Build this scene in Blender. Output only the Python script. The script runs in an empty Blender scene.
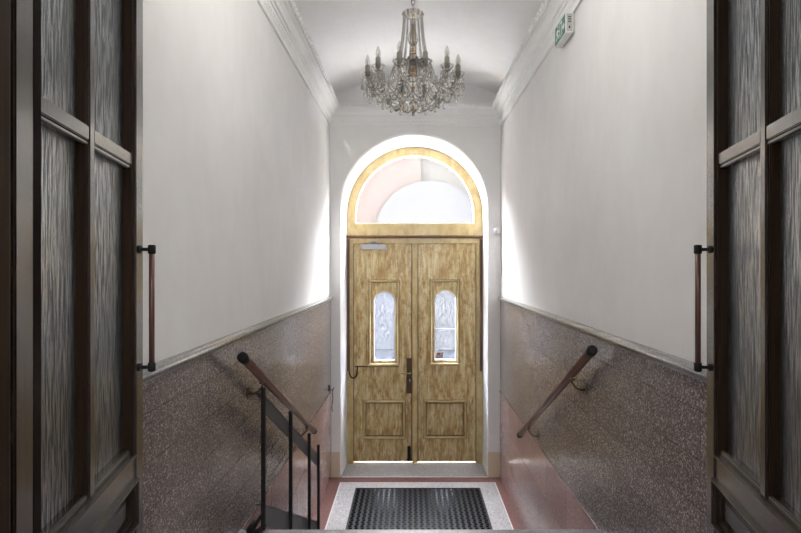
import bpy, bmesh, math, random
from mathutils import Vector, Matrix
from mathutils.geometry import tessellate_polygon
random.seed(7)
SC = bpy.context.scene
COL = SC.collection
PI = math.pi
EYE = 2.08            # eye height above the lower floor
F = 534.0             # focal length in pixels

# ---------------------------------------------------------------- camera
cd = bpy.data.cameras.new('camera'); cam = bpy.data.objects.new('camera', cd); COL.objects.link(cam)
cam.location = (0, 0, EYE); cam.rotation_euler = (PI/2, 0, 0)
cd.sensor_width = 36; cd.lens = F/801*36
cd.shift_x = -10.5/801; cd.shift_y = -1.5/801
cd.clip_start = 0.05; cd.clip_end = 200
SC.camera = cam

# ---------------------------------------------------------------- view, sky, daylight
SC.view_settings.view_transform = 'Standard'; SC.view_settings.look = 'None'
SC.view_settings.gamma = 1; SC.view_settings.use_curve_mapping = False
SC.view_settings.exposure = 0.88
SKY = 54.0
FILL_LAMP = 16.0
w = bpy.data.worlds.new('sky'); SC.world = w; w.use_nodes = True
bg = w.node_tree.nodes['Background']; bg.inputs[0].default_value = (0.96, 0.97, 1.0, 1); bg.inputs[1].default_value = SKY

def portal(loc, rot, sx, sy):
    l = bpy.data.lights.new('daylight_portal', 'AREA'); l.shape = 'RECTANGLE'; l.size = sx; l.size_y = sy
    l.cycles.is_portal = True
    o = bpy.data.objects.new('daylight_portal', l); COL.objects.link(o); o.location = loc; o.rotation_euler = rot
portal((0.04, 5.76, 2.88), (-PI/2, 0, 0), 1.26, 0.74)
portal((-0.28, 5.76, 1.40), (-PI/2, 0, 0), 0.24, 0.76)
portal((0.365, 5.76, 1.40), (-PI/2, 0, 0), 0.24, 0.76)
# unseen fill light added under the upper hall ceiling, behind the camera
l = bpy.data.lights.new('upper_hall_fill', 'AREA'); l.shape = 'SQUARE'; l.size = 1.3
l.energy = 22; l.color = (1.0, 0.97, 0.94)
o = bpy.data.objects.new('upper_hall_fill', l); COL.objects.link(o); o.location = (0.05, -1.2, 4.15)
# second unseen fill, added before the windowless rear wall behind the camera
l = bpy.data.lights.new('rear_fill', 'AREA'); l.shape = 'RECTANGLE'; l.size = 1.2; l.size_y = 1.5
l.energy = 24; l.color = (0.97, 0.98, 1.0)
o = bpy.data.objects.new('rear_fill', l); COL.objects.link(o); o.location = (0.3, -2.85, 2.6); o.rotation_euler = (PI/2, 0, 0)

# ---------------------------------------------------------------- materials
def mat(name):
    m = bpy.data.materials.new(name); m.use_nodes = True
    nt = m.node_tree; b = nt.nodes['Principled BSDF']
    return m, nt, b
def N(nt, t, **kw):
    n = nt.nodes.new(t)
    for k, v in kw.items():
        if k in n.inputs: n.inputs[k].default_value = v
        else: setattr(n, k, v)
    return n
def ramp(nt, fac, stops):
    r = nt.nodes.new('ShaderNodeValToRGB'); cr = r.color_ramp
    while len(cr.elements) < len(stops): cr.elements.new(0.5)
    for e, (p, c) in zip(cr.elements, stops): e.position = p; e.color = (c[0], c[1], c[2], 1)
    nt.links.new(fac, r.inputs[0]); return r.outputs[0]
def coords(nt, scale=(1,1,1), kind='Object', rot=(0,0,0)):
    tc = nt.nodes.new('ShaderNodeTexCoord'); mp = nt.nodes.new('ShaderNodeMapping')
    mp.inputs['Scale'].default_value = scale; mp.inputs['Rotation'].default_value = rot
    nt.links.new(tc.outputs[kind], mp.inputs[0]); return mp.outputs[0]
def noise(nt, vec, scale, detail=4, rough=0.55, out=0):
    n = N(nt, 'ShaderNodeTexNoise', Scale=scale, Detail=detail, Roughness=rough)
    nt.links.new(vec, n.inputs['Vector']); return n.outputs[out]
def mixc(nt, fac, a, b, mode='MIX'):
    m = nt.nodes.new('ShaderNodeMix'); m.data_type = 'RGBA'; m.blend_type = mode
    for i, v in ((0, fac), (6, a), (7, b)):
        if isinstance(v, (int, float)): m.inputs[i].default_value = v
        elif isinstance(v, (tuple, list)): m.inputs[i].default_value = (v[0], v[1], v[2], 1)
        else: nt.links.new(v, m.inputs[i])
    return m.outputs[2]
def bump(nt, b, h, strength, dist=0.01):
    n = N(nt, 'ShaderNodeBump', Strength=strength, Distance=dist); nt.links.new(h, n.inputs['Height'])
    nt.links.new(n.outputs[0], b.inputs['Normal']); return n
def plain(name, col, rough=0.5, metal=0.0, coat=0.0):
    m, nt, b = mat(name); b.inputs['Base Color'].default_value = (*col, 1)
    b.inputs['Roughness'].default_value = rough; b.inputs['Metallic'].default_value = metal
    b.inputs['Coat Weight'].default_value = coat
    v = noise(nt, coords(nt), 30, 3)
    nt.links.new(ramp(nt, v, [(0.3, [c*0.9 for c in col]), (0.7, [min(1, c*1.08) for c in col])]), b.inputs['Base Color'])
    return m
M = {}
def plaster(name, a, c):
    m, nt, b = mat(name); v = coords(nt)
    n1 = noise(nt, v, 1.3, 6, 0.6); n2 = noise(nt, coords(nt, (5, 5, 2.2)), 2.0, 6, 0.65)
    c1 = ramp(nt, n1, [(0.35, a), (0.7, c)])
    c2 = ramp(nt, n2, [(0.3, (0.965, 0.96, 0.955)), (0.65, (1, 1, 1))])
    nt.links.new(mixc(nt, 1.0, c1, c2, 'MULTIPLY'), b.inputs['Base Color'])
    b.inputs['Roughness'].default_value = 0.75
    bump(nt, b, noise(nt, v, 60, 4), 0.12, 0.003); return m
M['plaster'] = plaster('wall plaster', (0.70, 0.685, 0.68), (0.77, 0.76, 0.755))
M['ceiling'] = plaster('ceiling plaster', (0.87, 0.87, 0.87), (0.90, 0.90, 0.90))
M['stucco'] = plaster('white stucco', (0.80, 0.80, 0.79), (0.85, 0.85, 0.84))
M['endwall'] = plaster('end wall paint', (0.79, 0.785, 0.775), (0.83, 0.825, 0.815))
M['beige'] = plaster('beige plinth paint', (0.62, 0.52, 0.38), (0.68, 0.58, 0.44))

def granite(name, base, dark, light, rough, joints=True, scale=130, h=0.148, off=0.0):
    m, nt, b = mat(name); v = coords(nt)
    vo = N(nt, 'ShaderNodeTexVoronoi', Scale=scale); nt.links.new(v, vo.inputs['Vector'])
    sep = nt.nodes.new('ShaderNodeSeparateColor'); nt.links.new(vo.outputs['Color'], sep.inputs[0])
    col = ramp(nt, sep.outputs[0], [(0.0, dark), (0.35, base), (0.72, base), (0.92, light)])
    n1 = noise(nt, v, 2.2, 5)
    col = mixc(nt, 1.0, col, ramp(nt, n1, [(0.3, (0.82, 0.80, 0.80)), (0.7, (1.0, 1.0, 1.0))]), 'MULTIPLY')
    if joints:
        # running-bond slabs laid in the wall's own Y-Z plane
        sx = nt.nodes.new('ShaderNodeSeparateXYZ'); nt.links.new(v, sx.inputs[0])
        ad = N(nt, 'ShaderNodeMath', operation='ADD'); nt.links.new(sx.outputs[2], ad.inputs[0]); ad.inputs[1].default_value = off
        cx = nt.nodes.new('ShaderNodeCombineXYZ'); nt.links.new(sx.outputs[1], cx.inputs[0]); nt.links.new(ad.outputs[0], cx.inputs[1])
        br = nt.nodes.new('ShaderNodeTexBrick'); nt.links.new(cx.outputs[0], br.inputs['Vector'])
        br.inputs['Scale'].default_value = 1.0; br.inputs['Brick Width'].default_value = 0.46
        br.inputs['Row Height'].default_value = h; br.inputs['Mortar Size'].default_value = 0.0018
        br.inputs['Color1'].default_value = (1, 1, 1, 1); br.inputs['Color2'].default_value = (0.86, 0.85, 0.85, 1)
        br.inputs['Mortar'].default_value = (0.38, 0.35, 0.34, 1)
        col = mixc(nt, 1.0, col, br.outputs[0], 'MULTIPLY')
        bump(nt, b, br.outputs[1], -0.3, 0.002)
    nt.links.new(col, b.inputs['Base Color'])
    b.inputs['Roughness'].default_value = rough
    return m
M['granite'] = granite('speckled granite cladding', (0.175, 0.145, 0.135), (0.095, 0.078, 0.072), (0.46, 0.41, 0.39), 0.22, scale=210, off=-0.0105)
M['rail_stone'] = granite('polished grey rail stone', (0.25, 0.245, 0.245), (0.18, 0.175, 0.175), (0.35, 0.345, 0.345), 0.13, joints=False, scale=260)
M['pink'] = granite('red terrazzo slabs', (0.34, 0.215, 0.195), (0.28, 0.175, 0.158), (0.44, 0.31, 0.285), 0.20, scale=120, h=0.29, off=0.02)
M['red_floor'] = granite('red floor terrazzo', (0.21, 0.10, 0.085), (0.17, 0.08, 0.065), (0.28, 0.16, 0.14), 0.35, joints=False, scale=150)
M['terrazzo'] = granite('light grey terrazzo', (0.52, 0.51, 0.50), (0.28, 0.27, 0.26), (0.74, 0.74, 0.74), 0.4, joints=False, scale=150)
M['threshold'] = granite('grey threshold granite', (0.36, 0.35, 0.34), (0.17, 0.16, 0.16), (0.55, 0.55, 0.55), 0.45, joints=False, scale=170)
M['nosing_stone'] = granite('dark grey nosing stone', (0.13, 0.13, 0.135), (0.09, 0.09, 0.09), (0.2, 0.2, 0.2), 0.4, joints=False, scale=200)
M['edge'] = plain('pale stone edge', (0.72, 0.70, 0.68), 0.4)

def wood(name, stops, rough, coat, sc=(26, 26, 1.6), blot=None, bs=0.25):
    m, nt, b = mat(name)
    n1 = noise(nt, coords(nt, sc), 1.6, 8, 0.62)
    col = ramp(nt, n1, stops)
    if blot:
        n2 = noise(nt, coords(nt, (10, 10, 3.4)), 2.3, 9, 0.78)
        col = mixc(nt, ramp(nt, n2, [(0.49, (0, 0, 0)), (0.60, (0.85, 0.85, 0.85))]), col, blot)
        n3 = noise(nt, coords(nt, (60, 60, 3)), 1.5, 4, 0.6)
        col = mixc(nt, 1.0, col, ramp(nt, n3, [(0.35, (0.74, 0.70, 0.62)), (0.55, (1, 1, 1))]), 'MULTIPLY')
    nt.links.new(col, b.inputs['Base Color'])
    b.inputs['Roughness'].default_value = rough; b.inputs['Coat Weight'].default_value = coat
    b.inputs['Coat Roughness'].default_value = 0.18
    bump(nt, b, n1, bs, 0.002); return m
M['door_wood'] = wood('worn pale grained wood', [(0.34, (0.36, 0.235, 0.085)), (0.46, (0.54, 0.41, 0.19)), (0.60, (0.68, 0.58, 0.34))], 0.42, 0.25, sc=(17, 17, 3.2), blot=(0.33, 0.17, 0.04))
M['frame_wood'] = wood('yellow grained frame wood', [(0.30, (0.38, 0.26, 0.105)), (0.50, (0.50, 0.385, 0.18)), (0.70, (0.58, 0.485, 0.27))], 0.42, 0.25, sc=(9, 9, 5))
M['batten_and_shadow'] = wood('dark brown batten wood and shadow lines', [(0.3, (0.07, 0.03, 0.015)), (0.7, (0.16, 0.075, 0.04))], 0.4, 0.2)  # also colours the painted shadow lines on the front doors
M['oak'] = wood('dark varnished oak', [(0.3, (0.010, 0.006, 0.003)), (0.5, (0.022, 0.013, 0.008)), (0.7, (0.045, 0.030, 0.020))], 0.27, 0.5, sc=(70, 70, 3), bs=0.3)
M['oak_shaded'] = wood('oak darkened for shade', [(0.3, (0.010, 0.005, 0.002)), (0.6, (0.024, 0.011, 0.004))], 0.6, 0.0, sc=(70, 70, 3))  # darker oak: shade on camera-facing faces put into the colour
M['oak_shaded'].node_tree.nodes['Principled BSDF'].inputs['Specular IOR Level'].default_value = 0.2
M['groove'] = plain('dull dark rebate', (0.010, 0.006, 0.004), 0.9); M['groove'].node_tree.nodes['Principled BSDF'].inputs['Specular IOR Level'].default_value = 0.1
M['rail_wood'] = wood('red brown handrail wood', [(0.3, (0.050, 0.017, 0.011)), (0.7, (0.13, 0.048, 0.032))], 0.28, 0.4, sc=(40, 3, 3))
M['black'] = plain('black painted steel', (0.005, 0.0045, 0.0045), 0.6); M['black'].node_tree.nodes['Principled BSDF'].inputs['Specular IOR Level'].default_value = 0.25
M['graphite'] = plain('graphite steel channel', (0.030, 0.030, 0.033), 0.55, 0.1)
M['bronze'] = plain('dark bronze', (0.10, 0.065, 0.04), 0.35, 0.8)
M['brass'] = plain('brass', (0.42, 0.27, 0.10), 0.3, 1.0)
M['steel'] = plain('brushed steel', (0.42, 0.42, 0.44), 0.4, 0.7)
M['white_plastic'] = plain('white plastic', (0.78, 0.78, 0.78), 0.4)
M['grey_plastic'] = plain('grey plastic', (0.42, 0.41, 0.40), 0.5)
M['green'] = plain('green sign film', (0.02, 0.17, 0.10), 0.4)
M['rubber'] = plain('black rubber', (0.006, 0.006, 0.006), 0.5); M['rib_rubber'] = plain('worn grey rubber', (0.009, 0.009, 0.010), 0.2)
M['sleeve'] = plain('grey candle sleeve', (0.17, 0.165, 0.145), 0.5)
M['sticker'] = plain('pinkish sticker paper', (0.60, 0.42, 0.40), 0.6)
M['sticker_dark'] = plain('dark sticker print', (0.05, 0.06, 0.09), 0.6)
M['street'] = plain('pale paving', (0.68, 0.68, 0.68), 0.8)
M['asphalt'] = plain('dark asphalt', (0.006, 0.007, 0.009), 0.9)
M['facade_pink'] = plain('pink facade render', (0.0148, 0.0116, 0.0104), 0.9)
M['facade_pale'] = plain('pale facade render', (0.0128, 0.0122, 0.0113), 0.9)
M['portal_white'] = plain('white painted stone', (0.0126, 0.0126, 0.0131), 0.9)

for k in ('facade_pink', 'facade_pale', 'portal_white', 'asphalt'): M[k].node_tree.nodes['Principled BSDF'].inputs['Specular IOR Level'].default_value = 0.0

def pane(name, rgh, tr, tint, nscale, stretch, glo=0.25, gb=0.4, whiten=0.25, streak=False, mottle=None):
    # obscured glass: part clear, part scattering, part mirror
    m = bpy.data.materials.new(name); m.use_nodes = True; nt = m.node_tree; nt.nodes.clear()
    out = nt.nodes.new('ShaderNodeOutputMaterial')
    v = coords(nt, stretch); n = noise(nt, v, nscale, 5, 0.6)
    bm_ = N(nt, 'ShaderNodeBump', Strength=gb, Distance=0.004); nt.links.new(n, bm_.inputs['Height'])
    t = nt.nodes.new('ShaderNodeBsdfTransparent'); t.inputs[0].default_value = (*tint, 1)
    if mottle: nt.links.new(ramp(nt, n, [(0.36, [c*mottle for c in tint]), (0.6, tint)]), t.inputs[0])
    d = nt.nodes.new('ShaderNodeBsdfTranslucent'); 
    nt.links.new(ramp(nt, n, [(0.35, [c*0.45 for c in tint]), (0.65, tint)]), d.inputs[0])
    nt.links.new(bm_.outputs[0], d.inputs['Normal'])
    g = nt.nodes.new('ShaderNodeBsdfAnisotropic'); g.inputs['Roughness'].default_value = rgh
    nt.links.new(bm_.outputs[0], g.inputs['Normal'])
    if streak: nt.links.new(ramp(nt, n, [(0.40, (0.25, 0.26, 0.27)), (0.60, (1, 1, 1))]), g.inputs['Color'])
    m1 = nt.nodes.new('ShaderNodeMixShader'); m1.inputs[0].default_value = whiten
    nt.links.new(t.outputs[0], m1.inputs[1]); nt.links.new(d.outputs[0], m1.inputs[2])
    m2 = nt.nodes.new('ShaderNodeMixShader'); m2.inputs[0].default_value = glo
    nt.links.new(m1.outputs[0], m2.inputs[1]); nt.links.new(g.outputs[0], m2.inputs[2])
    nt.links.new(m2.outputs[0], out.inputs[0]); return m
M['fan_glass'] = pane('fanlight obscured glass', 0.2, 0.8, (0.95, 0.95, 0.95), 60, (1, 1, 6), glo=0.05, gb=0.2, whiten=0.006, mottle=0.9)
M['door_glass'] = pane('mottled door glass', 0.2, 0.8, (0.82, 0.85, 0.91), 26, (2, 2, 1), glo=0.06, gb=0.5, whiten=0.018, mottle=0.68)
M['leaf_glass'] = pane('reeded obscured glass', 0.24, 0.4, (0.76, 0.83, 0.86), 13, (16, 16, 1.1), glo=0.55, gb=0.4, whiten=0.6, streak=True)

def crystal(name):
    m = bpy.data.materials.new(name); m.use_nodes = True; nt = m.node_tree; nt.nodes.clear()
    out = nt.nodes.new('ShaderNodeOutputMaterial')
    g = nt.nodes.new('ShaderNodeBsdfGlass'); g.inputs['IOR'].default_value = 1.5; g.inputs['Roughness'].default_value = 0.02
    g.inputs[0].default_value = (0.86, 0.85, 0.83, 1)
    t = nt.nodes.new('ShaderNodeBsdfTransparent'); t.inputs[0].default_value = (0.9, 0.9, 0.89, 1)
    mx = nt.nodes.new('ShaderNodeMixShader'); mx.inputs[0].default_value = 0.12
    nt.links.new(g.outputs[0], mx.inputs[1]); nt.links.new(t.outputs[0], mx.inputs[2])
    nt.links.new(mx.outputs[0], out.inputs[0]); return m
M['crystal'] = crystal('cut crystal')
M['opal'] = pane('opal glass', 0.2, 0.8, (0.95, 0.95, 0.93), 5, (1, 1, 1), glo=0.05, gb=0.0, whiten=0.1)
M['bulb'] = pane('clear bulb glass', 0.05, 0.8, (0.93, 0.93, 0.92), 5, (1, 1, 1), glo=0.10, gb=0.0, whiten=0.12)

# ---------------------------------------------------------------- mesh helpers
class MB:
    """Collects vertices and faces in world coordinates; build() links them as ONE mesh object."""
    def __init__(s): s.v = []; s.f = []; s.mi = []; s.sm = []
    def add(s, vs, fs, mi=0, smooth=False):
        b = len(s.v); s.v += [Vector(p) for p in vs]
        for f in fs: s.f.append([b+i for i in f]); s.mi.append(mi); s.sm.append(smooth)
        return s
    def box(s, lo, hi, mi=0, M4=None):
        x0, y0, z0 = lo; x1, y1, z1 = hi
        vs = [Vector(p) for p in ((x0,y0,z0),(x1,y0,z0),(x1,y1,z0),(x0,y1,z0),(x0,y0,z1),(x1,y0,z1),(x1,y1,z1),(x0,y1,z1))]
        if M4: vs = [M4 @ p for p in vs]
        return s.add(vs, [(0,3,2,1),(4,5,6,7),(0,1,5,4),(1,2,6,5),(2,3,7,6),(3,0,4,7)], mi)
    def bevbox(s, lo, hi, r, mi=0, M4=None):
        bm = bmesh.new(); bmesh.ops.create_cube(bm, size=1)
        for v in bm.verts: v.co = Vector([lo[i] + (v.co[i]+0.5)*(hi[i]-lo[i]) for i in range(3)])
        bmesh.ops.bevel(bm, geom=list(bm.edges), offset=r, segments=2, affect='EDGES', profile=0.6)
        if M4: bm.transform(M4)
        return s.bm(bm, mi)
    def bm(s, bm, mi=0, smooth=False):
        bm.verts.index_update()
        s.add([v.co.copy() for v in bm.verts], [[v.index for v in f.verts] for f in bm.faces], mi, smooth); bm.free(); return s
    def tube(s, pts, r, n=10, mi=0, caps=True):
        pts = [Vector(p) for p in pts]; rs = r if isinstance(r, (list, tuple)) else [r]*len(pts)
        up = None; rings = []
        for i, p in enumerate(pts):
            t = (pts[min(i+1, len(pts)-1)] - pts[max(i-1, 0)]).normalized()
            if up is None: up = Vector((0,0,1)) if abs(t.z) < 0.9 else Vector((1,0,0))
            u = (up - t*up.dot(t)).normalized(); w_ = t.cross(u); up = u
            rings.append([p + (u*math.cos(a) + w_*math.sin(a))*rs[i] for a in (2*PI*k/n for k in range(n))])
        vs = [q for rr in rings for q in rr]; fs = []
        for i in range(len(pts)-1):
            for k in range(n): fs.append((i*n+k, i*n+(k+1)%n, (i+1)*n+(k+1)%n, (i+1)*n+k))
        s.add(vs, fs, mi, True)
        if caps: s.add(rings[0], [tuple(range(n))[::-1]], mi); s.add(rings[-1], [tuple(range(n))], mi)
        return s
    def lathe(s, prof, c, n=20, mi=0, smooth=True, scallop=0, amp=0.0):
        vs = []; fs = []
        for (r, z) in prof:
            for k in range(n):
                a = 2*PI*k/n; rr = r*(1+amp*math.cos(scallop*a)) if scallop else r
                vs.append((c[0]+rr*math.cos(a), c[1]+rr*math.sin(a), c[2]+z))
        for i in range(len(prof)-1):
            for k in range(n): fs.append((i*n+k, i*n+(k+1)%n, (i+1)*n+(k+1)%n, (i+1)*n+k))
        return s.add(vs, fs, mi, smooth)
    def ball(s, c, r, mi=0, sub=1, smooth=False, sz=1.0):
        bm = bmesh.new(); bmesh.ops.create_icosphere(bm, subdivisions=sub, radius=r)
        for v in bm.verts: v.co.z *= sz; v.co += Vector(c)
        return s.bm(bm, mi, smooth)
    def prism(s, loops, a, b, to, mi=0):
        """loops: outer then holes, 2D; extruded from depth a to b by to(u, v, depth)."""
        flat = [p for L in loops for p in L]
        tris = tessellate_polygon([[Vector((p[0], p[1], 0)) for p in L] for L in loops])
        for d in (a, b): s.add([to(p[0], p[1], d) for p in flat], [tuple(t) for t in tris], mi)
        for L in loops:
            n = len(L); vs = [to(p[0], p[1], a) for p in L] + [to(p[0], p[1], b) for p in L]
            s.add(vs, [(i, (i+1) % n, n+(i+1) % n, n+i) for i in range(n)], mi)
        return s
    def sweep(s, prof, path, to, mi=0):
        """closed profile swept along path indices: to(p, q) -> world for profile point p at path item q."""
        n = len(prof); vs = [to(p, q) for q in path for p in prof]; fs = []
        for i in range(len(path)-1):
            for k in range(n): fs.append((i*n+k, i*n+(k+1)%n, (i+1)*n+(k+1)%n, (i+1)*n+k))
        s.add(vs, fs, mi)
        for q in (path[0], path[-1]):
            tr = tessellate_polygon([[Vector((p[0], p[1], 0)) for p in prof]])
            s.add([to(p, q) for p in prof], [tuple(t) for t in tr], mi)
        return s
    def build(s, name, m, parent=None, org=None):
        me = bpy.data.meshes.new(name)
        o_ = Vector((0,0,0))
        if parent is not None: o_ = rootloc(parent)
        elif org is not None: o_ = Vector(org)
        me.from_pydata([v - o_ for v in s.v], [], s.f)
        ms = m if isinstance(m, (list, tuple)) else [m]
        for x in ms: me.materials.append(M[x])
        for p, i, sm in zip(me.polygons, s.mi, s.sm): p.material_index = i; p.use_smooth = sm
        bm = bmesh.new(); bm.from_mesh(me); bmesh.ops.remove_doubles(bm, verts=bm.verts, dist=1e-5)
        bmesh.ops.recalc_face_normals(bm, faces=bm.faces); bm.to_mesh(me); bm.free()
        ob = bpy.data.objects.new(name, me); COL.objects.link(ob)
        if parent is not None: ob.parent = parent
        else: ob.location = o_
        return ob
def rootloc(o):
    v = Vector((0,0,0))
    while o is not None: v += Vector(o.location); o = o.parent
    return v
def tag(o, label=None, cat=None, group=None, kind=None):
    if label: o['label'] = label
    if cat: o['category'] = cat
    if group: o['group'] = group
    if kind: o['kind'] = kind
    return o
def empty(name, loc, label, cat, group=None, kind=None):
    o = bpy.data.objects.new(name, None); COL.objects.link(o); o.location = loc; o.empty_display_size = 0.1
    return tag(o, label, cat, group, kind)
XZ = lambda u, v, d: Vector((u, d, v))           # drawings in a wall that faces along Y
YZ = lambda u, v, d: Vector((d, u, v))           # drawings in a wall that faces along X
def arc(cx, cz, r, a0, a1, n): return [(cx+r*math.cos(a0+(a1-a0)*i/n), cz+r*math.sin(a0+(a1-a0)*i/n)) for i in range(n+1)]
def rect(x0, z0, x1, z1): return [(x0,z0),(x1,z0),(x1,z1),(x0,z1)]
def arched(x0, z0, x1, cz, n=24):                # a rectangle with a round head
    return [(x0, z0), (x1, z0)] + arc((x0+x1)/2, cz, (x1-x0)/2, 0, PI, n)
def struct(o, label, cat): return tag(o, label, cat, kind='structure')

# ---------------------------------------------------------------- the hall
XL, XR, YE = -0.794, 0.882, 5.235                # side walls and end wall
YN = 0.78                                        # the wall with the glazed doors
UP = 0.865                                       # upper floor
YS = 2.44                                        # edge of the upper floor
XC = (XL+XR)/2
SPR, RAD = EYE+1.645, 1.83                       # vault springing and radius
hw = (XR-XL)/2
zc = SPR - math.sqrt(RAD**2 - hw**2)
a_ = math.asin(hw/RAD)
T = 0.2
DADO = EYE-0.326

# lower floor, with the sunk mat in it
b = MB(); b.box((XL-T, 2.3, -0.12), (XR+T, YE+0.002, 0.0)); struct(b.build('floor', 'red_floor'), 'dark red terrazzo floor at the foot of the stairs', 'floor')
# upper landing and the stairs down
b = MB()
prof = [(YS, UP)]
for k in range(1, 5):
    prof += [(YS+0.30*(k-1)+0.012, UP-0.173*(k-1)-0.03), (YS+0.30*(k-1), UP-0.173*(k-1)-0.04), (YS+0.30*(k-1), UP-0.173*k), (YS+0.30*k, UP-0.173*k)]
prof += [(YS+1.2, 0.0), (YS-0.15, 0.0), (YS-0.15, UP)]
b.prism([prof[::-1]], XL-0.01, XR+0.01, YZ)
st = struct(b.build('staircase', 'terrazzo'), 'grey terrazzo stair leading down from the landing', 'stairs')
b = MB(); b.bevbox((XL, YS-0.05, UP-0.03), (XR, YS+0.012, UP+0.002), 0.006); b.build('nosing', 'nosing_stone', st)
b = MB(); b.box((-1.6, -3.0, UP-0.15), (1.7, YS-0.15, UP)); struct(b.build('floor_upper', 'terrazzo'), 'grey terrazzo landing floor before the stairs', 'floor')

def side_wall(x, s, name, lab):
    b = MB()
    b.box((min(x, x-s*T), YN-0.08, 0), (max(x, x-s*T), YE+T, SPR+0.3))
    wl = struct(b.build(name, 'plaster'), lab, 'wall')
    b = MB(); b.box((min(x, x+s*0.010), YN, UP-0.02), (max(x, x+s*0.010), YE, DADO)); b.build('granite_cladding', 'granite', wl)
    b = MB(); b.box((min(x, x+s*0.012), YN, 0), (max(x, x+s*0.012), YE, UP-0.02)); b.build('red_plinth', 'pink', wl)
    b = MB(); b.box((min(x, x+s*0.016), YN, UP-0.026), (max(x, x+s*0.016), YE, UP-0.014)); b.build('ledge', 'pink', wl)
    # moulded dado rail
    pr = [(0,-0.04),(0.014,-0.04),(0.018,-0.026),(0.026,-0.02),(0.036,-0.004),(0.040,0.008),(0.036,0.02),(0.024,0.026),(0.018,0.034),(0.0,0.040)]
    b = MB(); b.sweep(pr, [YN, YE], lambda p, q: Vector((x+s*p[0]*0.85, q, DADO+p[1]*0.56)))
    tr = b.build('trim_2' if s > 0 else 'trim_3', 'rail_stone')
    struct(tr, 'moulded grey stone dado rail along the %s wall' % ('left' if s > 0 else 'right'), 'dado rail')
    return wl
side_wall(XL, 1, 'wall_left', 'left plaster wall above grey granite cladding')
side_wall(XR, -1, 'wall_right', 'right plaster wall above grey granite cladding')

# vaulted ceiling
b = MB(); n = 32; pts = [(XC+RAD*math.sin(-a_+2*a_*i/n), zc+RAD*math.cos(-a_+2*a_*i/n)) for i in range(n+1)]
loop = pts + [(XR, SPR+0.5), (XL, SPR+0.5)]
b.prism([loop], YN-0.08, YE+T, XZ)
struct(b.build('ceiling', 'ceiling'), 'shallow white barrel vault over the hall', 'ceiling')

# end wall with the round-headed opening
AX, AR, AZ = 0.029, 0.7255, EYE+0.576
outer = rect(XL-0.05, 0, XR+0.05, SPR+0.45)
hole = arched(AX-AR, -0.01, AX+AR, AZ, 48)
shell = [(XL-0.05, 0), (AX-AR, 0)] + arc(AX, AZ, AR, PI, 0, 48) + [(AX+AR, 0), (XR+0.05, 0), (XR+0.05, SPR+0.45), (XL-0.05, SPR+0.45)]
DX, DR, DZ = 0.0395, 0.716, EYE+0.529
b = MB()
tr = tessellate_polygon([[Vector((p[0], p[1], 0)) for p in shell]])
b.add([(p[0], YE, p[1]) for p in shell], [tuple(t) for t in tr])
b.add([(p[0], 5.76, p[1]) for p in shell], [tuple(t) for t in tr])
prt = [(0.0, 0.0), (0.012, 0.002), (0.024, 0.012), (0.030, 0.028), (0.030, 0.395), (0.030, 0.525)]
def opening(t, y):   # t from 0 (face outline) to 1 (frame outline)
    cx = AX+(DX-AX)*t; r = AR+(DR-AR)*t; cz = AZ+(DZ-AZ)*t
    return [(cx-r, y, -0.1)] + [(p[0], y, p[1]) for p in arc(cx, cz, r, PI, 0, 48)] + [(cx+r, y, -0.1)]
ys = [(0, 0), (0.25, 0.004), (0.45, 0.015), (0.55, 0.03), (1.0, 0.395), (1.0, 0.525)]
rings = [opening(t, YE+d) for t, d in ys]
nn = len(rings[0])
b.add([p for r in rings for p in r], [(i*nn+k, i*nn+k+1, (i+1)*nn+k+1, (i+1)*nn+k) for i in range(len(rings)-1) for k in range(nn-1)], 1, True)
we = struct(b.build('wall_end', ['endwall', 'stucco']), 'end wall with the round-headed front door opening', 'wall')
b = MB()
for x0, x1 in ((XL, AX-AR), (AX+AR, XR)): b.box((x0+0.001, YE-0.004, 0), (x1-0.001 if x1 == XR else x1, YE+0.01, EYE-1.833))
b.build('plinth', 'beige', we)

# stucco cornice: one run per wall, mitred at the corners
PR = [(0,-0.20),(0.012,-0.20),(0.016,-0.178),(0.014,-0.172),(0.020,-0.166),(0.026,-0.128),(0.034,-0.124),(0.036,-0.110),(0.046,-0.106),
      (0.052,-0.082),(0.066,-0.062),(0.082,-0.053),(0.084,-0.046),(0.094,-0.043),(0.097,-0.006),(0.092,0.0),(0.0,0.012)]
CT = EYE+1.560
def cornice(kind):
    b = MB()
    if kind == 'end':
        b.sweep(PR, [-1, 1], lambda p, q: Vector(((XL+p[0]) if q < 0 else (XR-p[0]), YE-p[0], CT+p[1])))
        y = YE-0.098; x = XL+0.12
        while x < XR-0.11:
            b.ball((x, y, CT-0.026), 0.011, sub=1, smooth=True); x += 0.034
        x = XL+0.06
        while x < XR-0.05:
            b.ball((x, YE-0.020, CT-0.148), 0.011, sub=1, smooth=True); x += 0.04
        return b
    s = 1 if kind == 'left' else -1; x0 = XL if s > 0 else XR
    b.sweep(PR, [YN, YE], lambda p, q: Vector((x0+s*p[0], q - (p[0] if q == YE else 0), CT+p[1])))
    y = YN+0.3
    while y < YE-0.11:                            # row of curled beads on the lip
        t_ = [(x0+s*0.098, y+0.019*math.cos(a), CT-0.026+0.018*math.sin(a)) for a in [PI*0.15+PI*1.7*k/8 for k in range(9)]]
        b.tube(t_, 0.0075, n=5); y += 0.060
    y = YN+0.3
    while y < YE-0.05:                            # leaf frieze
        b.ball((x0+s*0.018, y, CT-0.148), 0.011, sub=1, smooth=True, sz=1.3); y += 0.036
    return b
for k, nme in ((4, 'left'), (5, 'right'), (6, 'end')):
    struct(cornice(nme).build('trim_%d' % k, 'stucco'), 'white stucco cornice with a bead row along the %s wall' % nme, 'cornice')

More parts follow.
